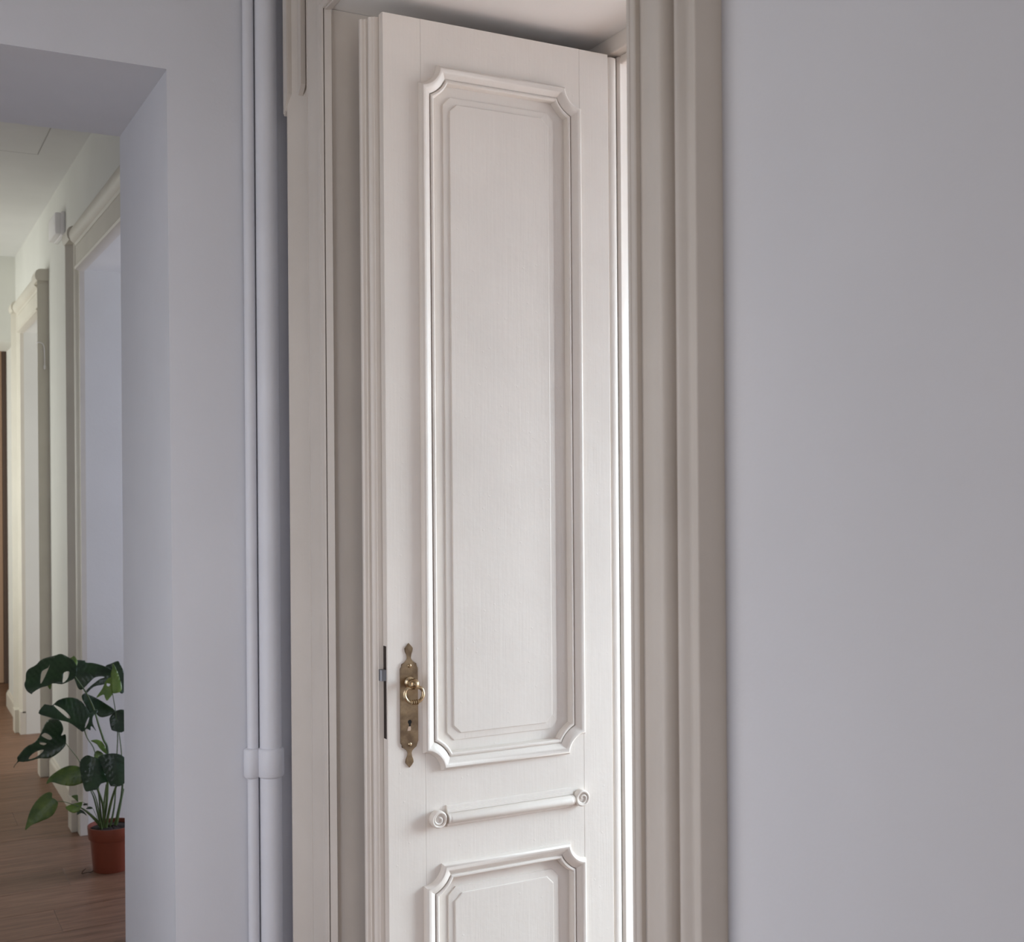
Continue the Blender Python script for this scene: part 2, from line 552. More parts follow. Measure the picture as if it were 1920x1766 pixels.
t1 = tag(empty('trim_1', (XW, (YN + YF) / 2, 0)), 'deep moulded cream casing around the tall doorway', 'casing', S)
sweep('jamb_casing', PROF, lambda d, p: [(XW - p, YN - d, 0), (XW - p, YN - d, ZH + d)], M_TRIM, t1)
FARP = [(0.012, 0.0), (0.012, 0.0118), (0.0, 0.0118)] + PROF[1:]
k = FARP.index((0.0787, 0.0225))
FARP[k:k + 1] = [(0.0745, 0.0219), (0.0757, 0.0200), (0.0772, 0.0200), (0.0787, 0.0227)]
sweep('jamb_casing', FARP, lambda d, p: [(XW - p, YF + d, 0), (XW - p, YF + d, ZH + d)], M_TRIM, t1)
sweep('head_casing', PROF, lambda d, p: [(XW - p, YN - d, ZH + d), (XW - p, YF + d, ZH + d)], M_TRIM, t1)
# thin lining strips inside the opening, an open crack beside the casing
bm = bmesh.new()
prism(bm, [(XW - 0.0096, YF + 0.012), (XW - 0.0096, YF - 0.0005), (XW + 0.0025, YF - 0.0095), (XW + 0.0045, YF - 0.0085), (XW + 0.0045, YF + 0.012)], 'Z', 0.0, ZH)
obj('lining_strip', bm, M_TRIM, t1)
boxes('lining_strip', [(XW - 0.0096, XW + 0.004, YN, YF - 0.004, ZH - 0.004, ZH + 0.003)], M_TRIM, t1, 0.0008)
# painted boards lining the deep reveal
boxes('reveal_board', [(XW + 0.0045, 1.4679, YF - 0.0015, YF + 0.006, 0, ZH)], M_REVEAL, t1)
boxes('reveal_board', [(XW + 0.0045, 1.4679, YN, YF - 0.0016, ZH + 0.0005, ZH + 0.006)], M_SOFFIT, t1)
# older, wider length of back band at the top of the far jamb, cut off with a snapped end
bm = bmesh.new()
y0 = YF + 0.1715
ol = [(y0 - 0.012, 3.0), (y0 - 0.012, 2.36), (y0 + 0.002, 2.325), (y0 + 0.018, 2.318), (y0 + 0.019, 3.0)]
prism(bm, ol, 'X', XW - 0.0405, XW)
bmesh.ops.bevel(bm, geom=[e for e in bm.edges if all(abs(v.co.x - (XW - 0.0405)) < 1e-5 for v in e.verts)], offset=0.002, segments=2, affect='EDGES')
obj('band_repair', bm, M_TRIM, t1)
bm = bmesh.new()
ol = [(YF + 0.118, 3.0), (YF + 0.118, 2.372), (YF + 0.126, 2.362), (YF + 0.137, 2.352), (YF + 0.139, 3.0)]
prism(bm, ol, 'X', XW - 0.0225, XW - 0.012)
obj('bead_repair', bm, M_TRIM, t1)

# inner frame the leaf hangs on
t2 = tag(empty('trim_2', (1.50, YF, 0)), 'bright painted inner door frame behind the hinge side of the open door', 'door frame', S)
bm = bmesh.new()
post = [(1.4876, 2.399), (1.4876, 2.2740), (1.4884, 2.2722), (1.4930, 2.2680), (1.4940, 2.2682), (1.4972, 2.2725), (1.508, 2.2795), (1.53, 2.288), (1.53, 2.399)]
prism(bm, post, 'Z', 0.0, 2.458)
obj('post', bm, M_DOOR, t2, smooth=30)
boxes('head', [(1.468, 1.53, YN, YF, 2.460, ZH + 0.003)], M_DOOR, t2, 0.003)
boxes('stop', [(1.492, 1.53, YN, 2.266, 2.440, 2.460)], M_DOOR, t2, 0.003)

# ---------------------------------------------------------------- corridor doorways
def corridor_casing(n, y0, y1, lab):
    t = tag(empty('trim_%d' % n, (XC, (y0 + y1) / 2, 0)), lab, 'casing', S)
    q = 0.055 / 0.0374
    prof = [(d, p * q) for d, p in PROF]
    prof = [(d, (0.02 if 0 < i < 9 and p > 0 else 0) or p) for i, (d, p) in enumerate(prof)]
    for s, yy in ((-1, y0), (1, y1)):
        sweep('jamb_casing', prof, lambda d, p: [(XC - p, yy + s * d, 0.13), (XC - p, yy + s * d, 2.552)], M_TRIMC, t)
        # plinth
        bm = bmesh.new()
        ya, yb = sorted((yy + s * 0.0, yy + s * 0.075))
        add_box(bm, XC - 0.034, XC, ya, yb, 0, 0.14, 0.002)
        ya, yb = sorted((yy + s * 0.076, yy + s * 0.176))
        add_box(bm, XC - 0.058, XC, ya, yb, 0, 0.14, 0.002)
        obj('plinth', bm, M_TRIMC, t)
        # capital where the jamb meets the frieze
        ya, yb = sorted((yy + s * 0.030, yy + s * 0.184))
        bm = bmesh.new()
        cap = [(XC, 2.550), (XC - 0.056, 2.550), (XC - 0.062, 2.556), (XC - 0.066, 2.570), (XC - 0.065, 2.588), (XC - 0.058, 2.602), (XC - 0.045, 2.610), (XC, 2.612)]
        prism(bm, cap, 'Y', ya, yb)
        obj('capital', bm, M_TRIMC, t, smooth=30)
    bm = bmesh.new()
    add_box(bm, XC - 0.030, XC, y0 - 0.03, y1 + 0.03, CZ + 0.02, 2.535, 0.001)
    obj('frieze', bm, M_TRIMC, t)
    bm = bmesh.new()
    prism(bm, [(XC, CZ), (XC - 0.026, CZ), (XC - 0.038, CZ + 0.004), (XC - 0.042, CZ + 0.012), (XC - 0.038, CZ + 0.02), (XC - 0.030, CZ + 0.024), (XC, CZ + 0.024)], 'Y', y0, y1)
    obj('bead', bm, M_TRIMC, t, smooth=30)
    bm = bmesh.new()
    cor = [(XC, 2.524), (XC - 0.032, 2.524), (XC - 0.036, 2.534), (XC - 0.050, 2.545), (XC - 0.058, 2.562), (XC - 0.058, 2.580), (XC - 0.050, 2.595), (XC - 0.034, 2.604), (XC, 2.606)]
    prism(bm, cor, 'Y', y0 - 0.028, y1 + 0.028)
    obj('cornice', bm, M_TRIMC, t, smooth=30)
    return t
corridor_casing(3, AY0, AY1, 'moulded cream door casing with cornice behind the potted plant')
corridor_casing(4, BY0, BY1, 'farther moulded cream door casing with cornice along the corridor')

BB = [(0, 0), (0.016, 0), (0.016, 0.085), (0.0135, 0.092), (0.009, 0.098), (0.006, 0.106), (0.0, 0.110)]
def baseboard(name, y0, y1, x, sgn, mat, lab):
    bm = bmesh.new()
    grid_surface(bm, [[(x + sgn * a, yy, z) for a, z in BB] for yy in (y0, y1)], close_v=True, caps=True)
    tag(obj(name, bm, mat), lab, 'baseboard', S)
baseboard('baseboard_corridor', AY1 + 0.177, BY0 - 0.177, XC, -1, M_TRIMC, 'cream corridor baseboard between the two framed doorways')
baseboard('baseboard_passage', BY1 + 0.177, 8.805, XC, -1, M_TRIMC, 'cream baseboard in the far passage of the corridor')
baseboard('baseboard_right', -3.0, YN - CW - 0.005, XW, -1, M_TRIM, 'cream baseboard under the smooth right wall')

# brown door at the very end of the corridor
d5 = tag(empty('door_5', (0.4, 9.86, 0)), 'brown wooden door at the very end of the corridor', 'door', S)
boxes('door_leaf', [(-0.1, 0.86, 9.82, 9.86, 0.004, 2.75)], M_WOOD, d5, 0.003)
boxes('rail_panel', [(0.05, 0.72, 9.812, 9.824, 0.25, 1.0), (0.05, 0.72, 9.812, 9.824, 1.15, 2.6)], M_WOOD, d5, 0.006)
boxes('door_frame', [(0.862, 0.95, 9.80, 9.86, 0, 2.82), (-0.19, -0.102, 9.80, 9.86, 0, 2.82)], M_WOOD2, d5, 0.003)

# ---------------------------------------------------------------- the open door leaf
LX, LY = 0.909, 2.258
door = tag(empty('door_1', (LX + 0.5435, LY + 0.02, 0)), 'open cream panelled door leaf with two moulded panels and brass handle plate', 'door', S)
TOP = 2.4535
def W(lx, lz, h=0.0):
    return (LX + lx, LY - h, lz)

def flat(name, outline, h0, h1, bevel=0.0):
    bm = bmesh.new()
    prism(bm, [(LX + a, z) for a, z in outline], 'Y', LY - h1, LY - h0)
    if bevel:
        es = [e for e in bm.edges if all(abs(v.co.y - (LY - h1)) < 1e-6 for v in e.verts)]
        bmesh.ops.bevel(bm, geom=es, offset=bevel, segments=2, affect='EDGES', profile=0.5)
    return obj(name, bm, M_DOOR, door)

P1 = (0.082, 0.472, 0.903, 2.3625)
P2 = (0.082, 0.472, 0.190, 0.711)
flat('stile', [(0.005, 0.008), (0.0882, 0.008), (0.0882, TOP), (0.005, TOP)], -0.020, 0.0, 0.0010)
flat('stile', [(0.4697, 0.008), (0.5448, 0.008), (0.5448, TOP), (0.4697, TOP)], -0.040, 0.0, 0.0010)
flat('rail', [(0.0883, TOP), (0.4696, TOP), (0.4696, 2.315), (0.446, 2.315), (0.446, 2.33), (0.112, 2.33), (0.112, 2.315), (0.0883, 2.315)], -0.040, 0.0, 0.0004)
flat('rail', [(0.0883, 0.951), (0.112, 0.951), (0.112, 0.933), (0.446, 0.933), (0.446, 0.951), (0.4696, 0.951), (0.4696, 0.663), (0.446, 0.663), (0.446, 0.681), (0.112, 0.681), (0.112, 0.663), (0.0883, 0.663)], -0.040, 0.0, 0.0004)
flat('rail', [(0.0883, 0.238), (0.112, 0.238), (0.112, 0.22), (0.446, 0.22), (0.446, 0.238), (0.4696, 0.238), (0.4696, 0.008), (0.0883, 0.008)], -0.040, 0.0, 0.0004)

# panel boards: sunk field and a raised middle with cut corners
def panel(x0, x1, z0, z1, fx0, fx1, fz0, fz1):
    bm = bmesh.new()
    hb, h1, h2, h3, h4 = -0.034, -0.0135, -0.0112, -0.0103, -0.0080
    c = 0.016
    def ring(o, h):
        a, b, e, f = fx0 + o, fx1 - o, fz0 + o, fz1 - o
        k = c
        return [W(a, e + k, h), W(a + k, e, h), W(b - k, e, h), W(b, e + k, h), W(b, f - k, h), W(b - k, f, h), W(a + k, f, h), W(a, f - k, h)]
    def outer(h):
        return [W(x0, z0 + 0.02, h), W(x0 + 0.02, z0, h), W(x1 - 0.02, z0, h), W(x1, z0 + 0.02, h), W(x1, z1 - 0.02, h), W(x1 - 0.02, z1, h), W(x0 + 0.02, z1, h), W(x0, z1 - 0.02, h)]
    rows = [outer(hb), outer(h1), ring(-0.015, h1), ring(-0.0142, h2), ring(-0.001, h3), ring(-0.0004, h4 - 0.0004), ring(0.0006, h4)]
    grid_surface(bm, rows, close_v=True, caps=True)
    return obj('panel', bm, M_DOOR, door)
panel(0.0886, 0.4690, 0.905, 2.361, 0.158, 0.394, 0.975, 2.290)
panel(0.0886, 0.4690, 0.192, 0.709, 0.158, 0.394, 0.262, 0.639)

MPROF = [(0, -0.002), (0, 0.0005), (0.0012, 0.0042), (0.0030, 0.0080), (0.0052, 0.0105), (0.0075, 0.0116), (0.0100, 0.0113), (0.013, 0.0100), (0.0165, 0.0078), (0.0205, 0.0048), (0.0240, 0.0022), (0.0250, 0.0014),
         (0.0252, -0.0030), (0.0268, -0.0030), (0.0272, 0.0018), (0.0290, 0.0032), (0.0318, 0.0034), (0.0340, 0.0018), (0.0352, -0.002), (0.0358, -0.0145)]
def frame_moulding(x0, x1, z0, z1, r=0.0405, n=8):
    bm = bmesh.new()
    rows = []
    for w, h in MPROF:
        R = r + w
        a0 = math.asin(w / R)
        pts = []
        for (cx, cz, sx, sz, flip) in ((x0, z1, 1, -1, False), (x1, z1, -1, -1, True), (x1, z0, -1, 1, False), (x0, z0, 1, 1, True)):
            arc = []
            for k in range(n + 1):
                a = a0 + (math.pi / 2 - 2 * a0) * k / n
                arc.append((cx + sx * R * math.sin(a), cz + sz * R * math.cos(a)))
            # walk clockwise: top-left corner goes from the left side to the top side
            if flip:
                arc.reverse()
            pts += arc
        rows.append([W(px, pz, h) for px, pz in pts])
    grid_surface(bm, rows, close_v=True)
    return obj('panel_moulding', bm, M_DOOR, door, smooth=32)
frame_moulding(*P1)
frame_moulding(*P2)

# decorative bar with end roundels on the lock rail
bm = bmesh.new()
bar = [(0.786, 0.0), (0.7865, 0.004), (0.789, 0.0065), (0.7925, 0.0068), (0.7932, 0.0052)]
cz_, rr = 0.8035, 0.0105
for k in range(11):
    a = math.pi * k / 10
    bar.append((cz_ - rr * math.cos(a), 0.0065 + 0.0125 * math.sin(a)))
bar += [(0.8145, 0.0058), (0.8152, 0.0072), (0.8200, 0.0072), (0.8208, 0.0060), (0.8222, 0.0060), (0.8230, 0.0050), (0.8285, 0.0046), (0.8300, 0.003), (0.8302, 0.0)]
grid_surface(bm, [[W(x, z, h) for z, h in bar] for x in (0.134, 0.436)], close_v=True, caps=True)
b1 = obj('bar_moulding', bm, M_DOOR, door, smooth=35)
bm = bmesh.new()
rows = []
for x, k in ((0.1340, 0.0), (0.1342, 0.5), (0.136, 0.8), (0.139, 0.95), (0.142, 1.0), (0.428, 1.0), (0.431, 0.95), (0.434, 0.8), (0.4358, 0.5), (0.436, 0.0)):
    rows.append([W(x, cz_ - rr * k * math.cos(math.pi * j / 10) * 1.02, 0.006 + 0.0145 * k * math.sin(math.pi * j / 10)) for j in range(11)])
grid_surface(bm, rows)
obj('half_round', bm, M_DOOR, b1, smooth=35)

def roundel(lx, lz, turn):
    bm = bmesh.new()
    lathe(bm, [(0.0175, 0.0), (0.0180, 0.004), (0.0180, 0.012), (0.0172, 0.0145), (0.0155, 0.0160), (0.0138, 0.0158), (0.0126, 0.0142), (0.0118, 0.0118), (0.0085, 0.0112), (0.0065, 0.0118), (0.003, 0.0122), (0.0002, 0.0124)], W(lx, lz), '-Y', 40)
    o = obj('roundel', bm, M_DOOR, door, smooth=35)
    # volute curling in from the rim, softened by many coats of paint
    bm = bmesh.new()
    pts, rad = [], []
    for k in range(22):
        t = k / 21
        a = turn + t * 1.15 * 2 * math.pi
        r = 0.0150 * (1 - t) + 0.0035 * t
        pts.append(W(lx + r * math.cos(a), lz + r * math.sin(a), 0.0128))
        rad.append(0.0026 - 0.0006 * t)
    tube(bm, pts, rad, 8)
    obj('volute', bm, M_DOOR, o, smooth=50)
roundel(0.1125, 0.8055, 0.6)
roundel(0.4575, 0.8050, 2.3)

# meeting edge: rebate strip and astragal bead behind the front face
bm = bmesh.new()
strip = [(0.922, 2.2785), (0.922, 2.2803), (0.9050, 2.2806), (0.9040, 2.2830)]
for k in range(9):
    a = math.radians(-80 + 160 * k / 8)
    strip.append((0.9030 - 0.0075 * math.cos(a), 2.2905 + 0.0075 * math.sin(a)))
strip += [(0.9060, 2.2990), (0.9060, 2.3008), (0.8940, 2.3012), (0.8930, 2.3040), (0.8870, 2.3045), (0.8845, 2.3070), (0.8840, 2.3130), (0.8860, 2.3165), (0.8900, 2.3180), (0.9400, 2.3180), (0.9400, 2.2785)]
prism(bm, strip, 'Z', 0.008, TOP - 0.004)
obj('meeting_strip', bm, M_DOOR, door, smooth=35)

# hinge-side bead
bm = bmesh.new()
rows = []
prof = [(1.4544, 2.2960), (1.4544, 2.2660)]
for k in range(9):
    a = math.radians(-85 + 170 * k / 8)
    prof.append((1.4685 + 0.0139 * math.sin(a), 2.2715 - 0.0090 * math.cos(a)))
prof += [(1.4825, 2.2735), (1.4825, 2.2960)]
prism(bm, prof, 'Z', 0.008, TOP - 0.003)
obj('hinge_bead', bm, M_DOOR, door, smooth=35)

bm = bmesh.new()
add_box(bm, 1.4820, 1.4877, 2.2760, 2.2850, 0.008, TOP)  # black backing put in so the hinge gap reads as deep shade
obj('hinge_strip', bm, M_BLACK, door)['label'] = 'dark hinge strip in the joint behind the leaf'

# mortise lock in the edge
lk = boxes('lock_plate', [(0.9128, 0.9142, 2.2625, 2.2745, 0.980, 1.168)], M_IRON, door)
lk['label'] = 'dark rusty lock plate let into the door edge'
bm = bmesh.new()
pr = [(0.9135, 2.2615), (0.9045, 2.2630), (0.9020, 2.2660), (0.9020, 2.2740), (0.9045, 2.2765), (0.9135, 2.2765)]
prism(bm, pr, 'Z', 1.098, 1.1205)
obj('latch_bolt', bm, M_STEEL, lk, smooth=35)

# brass escutcheon with bow handle
half = [(0, 0.127), (0.003, 0.1238), (0.0062, 0.1198), (0.0089, 0.1168), (0.0088, 0.1135), (0.0078, 0.1090), (0.0055, 0.1045), (0.0038, 0.1000), (0.0034, 0.0970), (0.0045, 0.0935), (0.0068, 0.0903),
        (0.0105, 0.0872), (0.0145, 0.0855), (0.0162, 0.0848), (0.0163, 0.0795), (0.0178, 0.0780), (0.0190, 0.0765), (0.0195, 0.0735)]
right = half + [(x, -z) for x, z in reversed(half)]
outl = right + [(-x, z) for x, z in reversed(right[1:-1])]
ECX, ECZ = 0.0520, 1.045
bm = bmesh.new()
prism(bm, [(LX + ECX + x, ECZ + z) for x, z in outl], 'Y', LY - 0.0026, LY + 0.0005)
es = [e for e in bm.edges if all(abs(v.co.y - (LY - 0.0026)) < 1e-6 for v in e.verts)]
bmesh.ops.bevel(bm, geom=es, offset=0.0009, segments=2, affect='EDGES')
esc = obj('escutcheon', bm, M_BRASS, door, smooth=30)
esc['label'] = 'tall pointed brass handle plate'
for z in (0.0808, -0.0795):
    bm = bmesh.new()
    lathe(bm, [(0.0040, 0.0020), (0.0042, 0.0032), (0.0034, 0.0042), (0.0018, 0.0047), (0.0001, 0.0048)], W(ECX + 0.001, ECZ + z), '-Y', 16)
    obj('screw', bm, M_BRASS2, esc, smooth=40)
bm = bmesh.new()
kz = 1.0112
kh = []
for k in range(15):
    a = math.radians(-62 + 304 * k / 14)
    kh.append((LX + ECX + 0.0008 + 0.0042 * math.cos(a), kz + 0.0046 * math.sin(a)))
kh += [(LX + ECX - 0.0014, kz - 0.0090), (LX + ECX + 0.0030, kz - 0.0090)]
prism(bm, kh, 'Y', LY - 0.00285, LY - 0.0010)
obj('keyhole', bm, M_BLACK, esc)
bm = bmesh.new()
prism(bm, [(LX + ECX - 0.0016, kz - 0.0085), (LX + ECX + 0.0026, kz - 0.0085), (LX + ECX + 0.0034, kz - 0.014), (LX + ECX + 0.0022, kz - 0.0178), (LX + ECX - 0.0046, kz - 0.0178), (LX + ECX - 0.0034, kz - 0.0135)], 'Y', LY - 0.0028, LY - 0.0010)
obj('keyhole_filler', bm, M_FILL, esc)
KX, KZ = 0.0525, 1.092
bm = bmesh.new()
lathe(bm, [(0.0115, 0.0020), (0.0115, 0.0045), (0.0085, 0.0065), (0.0065, 0.0090), (0.0062, 0.0140), (0.0080, 0.0165), (0.0102, 0.0200), (0.0112, 0.0245), (0.0108, 0.0290), (0.0092, 0.0330), (0.0060, 0.0362), (0.0025, 0.0376), (0.0002, 0.0378)], W(KX, KZ), '-Y', 24)
obj('knob', bm, M_BRASS2, esc, smooth=45)
# bow ring hanging from the knob
bm = bmesh.new()
hz = KZ - 0.0085
cp = [(-0.005, 0.000), (0.005, 0.000), (0.012, 0.0003), (0.0178, -0.0032), (0.0204, -0.0105), (0.0188, -0.0190), (0.0132, -0.0258), (0.0055, -0.0285), (-0.0055, -0.0285), (-0.0132, -0.0258), (-0.0188, -0.0190), (-0.0204, -0.0105), (-0.0178, -0.0032), (-0.012, 0.0003)]
cp3 = [W(KX + a, hz + b, 0.0245 + 0.10 * (-b)) for a, b in cp]
loop = catmull(cp3, 4, True)
tube(bm, loop, [0.0036 if (p.z > hz - 0.006) else 0.0036 for p in loop], 10, True)
obj('bow_handle', bm, M_BRASS2, esc, smooth=60)
bm = bmesh.new()
for k in range(4):
    xx = KX - 0.0066 + k * 0.0044
    tube(bm, [W(xx - 0.0016, hz - 0.0285, 0.0274), W(xx - 0.0008, hz - 0.0285, 0.0274), W(xx + 0.0008, hz - 0.0285, 0.0274), W(xx + 0.0016, hz - 0.0285, 0.0274)], [0.0042, 0.0058, 0.0058, 0.0042], 12)
obj('grip_beads', bm, M_BRASS2, esc, smooth=50)

# ---------------------------------------------------------------- pipes in the corner
pp = tag(empty('heating_pipes', (0.772, YL - 0.03, 0)), 'pair of white painted pipes with a collar in the corner beside the doorway casing', 'pipes')
bm = bmesh.new()
tube(bm, [(0.788, YL - 0.032, 0), (0.788, YL - 0.032, CEIL_R - 0.002)], 0.0245, 28)
obj('large_pipe', bm, M_PIPE, pp, smooth=50)
bm = bmesh.new()
tube(bm, [(0.7505, YL - 0.020, 0), (0.7505, YL - 0.020, CEIL_R - 0.002)], 0.0125, 20)
obj('small_pipe', bm, M_PIPE, pp, smooth=50)
bm = bmesh.new()
zc = 0.8705
for cx, cy, r in ((0.788, YL - 0.032, 0.0300), (0.7480, YL - 0.021, 0.0185)):
    tube(bm, [(cx, cy, zc - 0.0335), (cx, cy, zc - 0.0315), (cx, cy, zc - 0.028), (cx, cy, zc + 0.028), (cx, cy, zc + 0.0315), (cx, cy, zc + 0.0335)], [r - 0.005, r - 0.002, r, r, r - 0.002, r - 0.005], 28)
obj('collar', bm, M_PIPE, pp, smooth=40)

# ---------------------------------------------------------------- corridor fittings
lamp = tag(empty('emergency_light', (XC, 6.06, 2.70)), 'white box emergency light high on the corridor wall between the casings', 'emergency light')
bm = bmesh.new()
add_box(bm, XC - 0.046, XC - 0.014, 5.945, 6.180, 2.676, 2.780, 0.010)
obj('diffuser', bm, M_LAMP, lamp, smooth=40)
bm = bmesh.new()
add_box(bm, XC - 0.018, XC - 0.0005, 5.940, 6.185, 2.672, 2.784, 0.003)
obj('housing', bm, M_LAMP, lamp, smooth=40)
bm = bmesh.new()
lathe(bm, [(0.004, 0.0), (0.004, 0.001), (0.0001, 0.002)], (XC - 0.046, 5.972, 2.728), '-X', 10)
obj('indicator', bm, M_LED, lamp)

cord = tag(empty('hanging_cord', (0.772, BY0 - CW - 0.01, 2.10)), 'thin pale cord looped over the near jamb of the farther corridor doorway', 'cord')
yb = BY0 - CW - 0.006
bm = bmesh.new()
tube(bm, catmull([(0.742, yb + 0.02, 2.232), (0.744, yb - 0.001, 2.232), (0.755, yb - 0.003, 2.232), (0.768, yb - 0.003, 2.226), (0.776, yb - 0.003, 2.205), (0.778, yb - 0.003, 2.16), (0.778, yb - 0.003, 2.115)], 4), 0.003, 8)
obj('loop', bm, M_LAMP, cord, smooth=50)
bm = bmesh.new()
tube(bm, [(0.778, yb - 0.003, 2.118), (0.778, yb - 0.003, 2.112), (0.778, yb - 0.003, 2.100), (0.778, yb - 0.003, 2.094)], [0.003, 0.006, 0.006, 0.003], 10)
obj('toggle', bm, M_LAMP, cord, smooth=50)

# ---------------------------------------------------------------- potted plant
PXY = (0.81, 4.87)
plant = tag(empty('potted_monstera', (PXY[0], PXY[1], 0.0), -math.atan2(PXY[0], PXY[1])), 'leafy monstera plant in a terracotta coloured pot beside the corridor doorway', 'plant')
bm = bmesh.new()
lathe(bm, [(0.064, 0.0), (0.068, 0.0), (0.0695, 0.003), (0.0790, 0.121), (0.0796, 0.1235), (0.0846, 0.1245), (0.0860, 0.127), (0.0890, 0.1710), (0.0888, 0.1732), (0.0858, 0.1732), (0.0820, 0.140), (0.078, 0.139)], (0, 0, 0), 'Z', 48)
pot = obj('pot', bm, M_TERRA, plant, smooth=35, local=True)
pot['label'] = 'terracotta coloured pot with a rim'
bm = bmesh.new()
rows = []
for r in (0.0835, 0.072, 0.055, 0.035, 0.015, 0.001):
    rows.append([(r * math.cos(k * math.pi / 14), r * math.sin(k * math.pi / 14), 0.158 + 0.010 * (1 - r / 0.084) + (random.uniform(-0.003, 0.004) if r < 0.08 else 0)) for k in range(28)])
grid_surface(bm, rows, close_v=True, caps=False)
obj('soil', bm, M_SOIL, plant, local=True)
bm = bmesh.new()
tube(bm, catmull([(-0.062, 0.0, 0.004), (-0.075, -0.03, 0.003), (-0.086, -0.045, 0.008), (-0.096, -0.035, 0.004), (-0.108, -0.05, 0.006), (-0.104, -0.06, 0.02), (-0.094, -0.055, 0.026)], 4), 0.0016, 6)
obj('dry_root', bm, M_ROOT, plant, smooth=60, local=True)

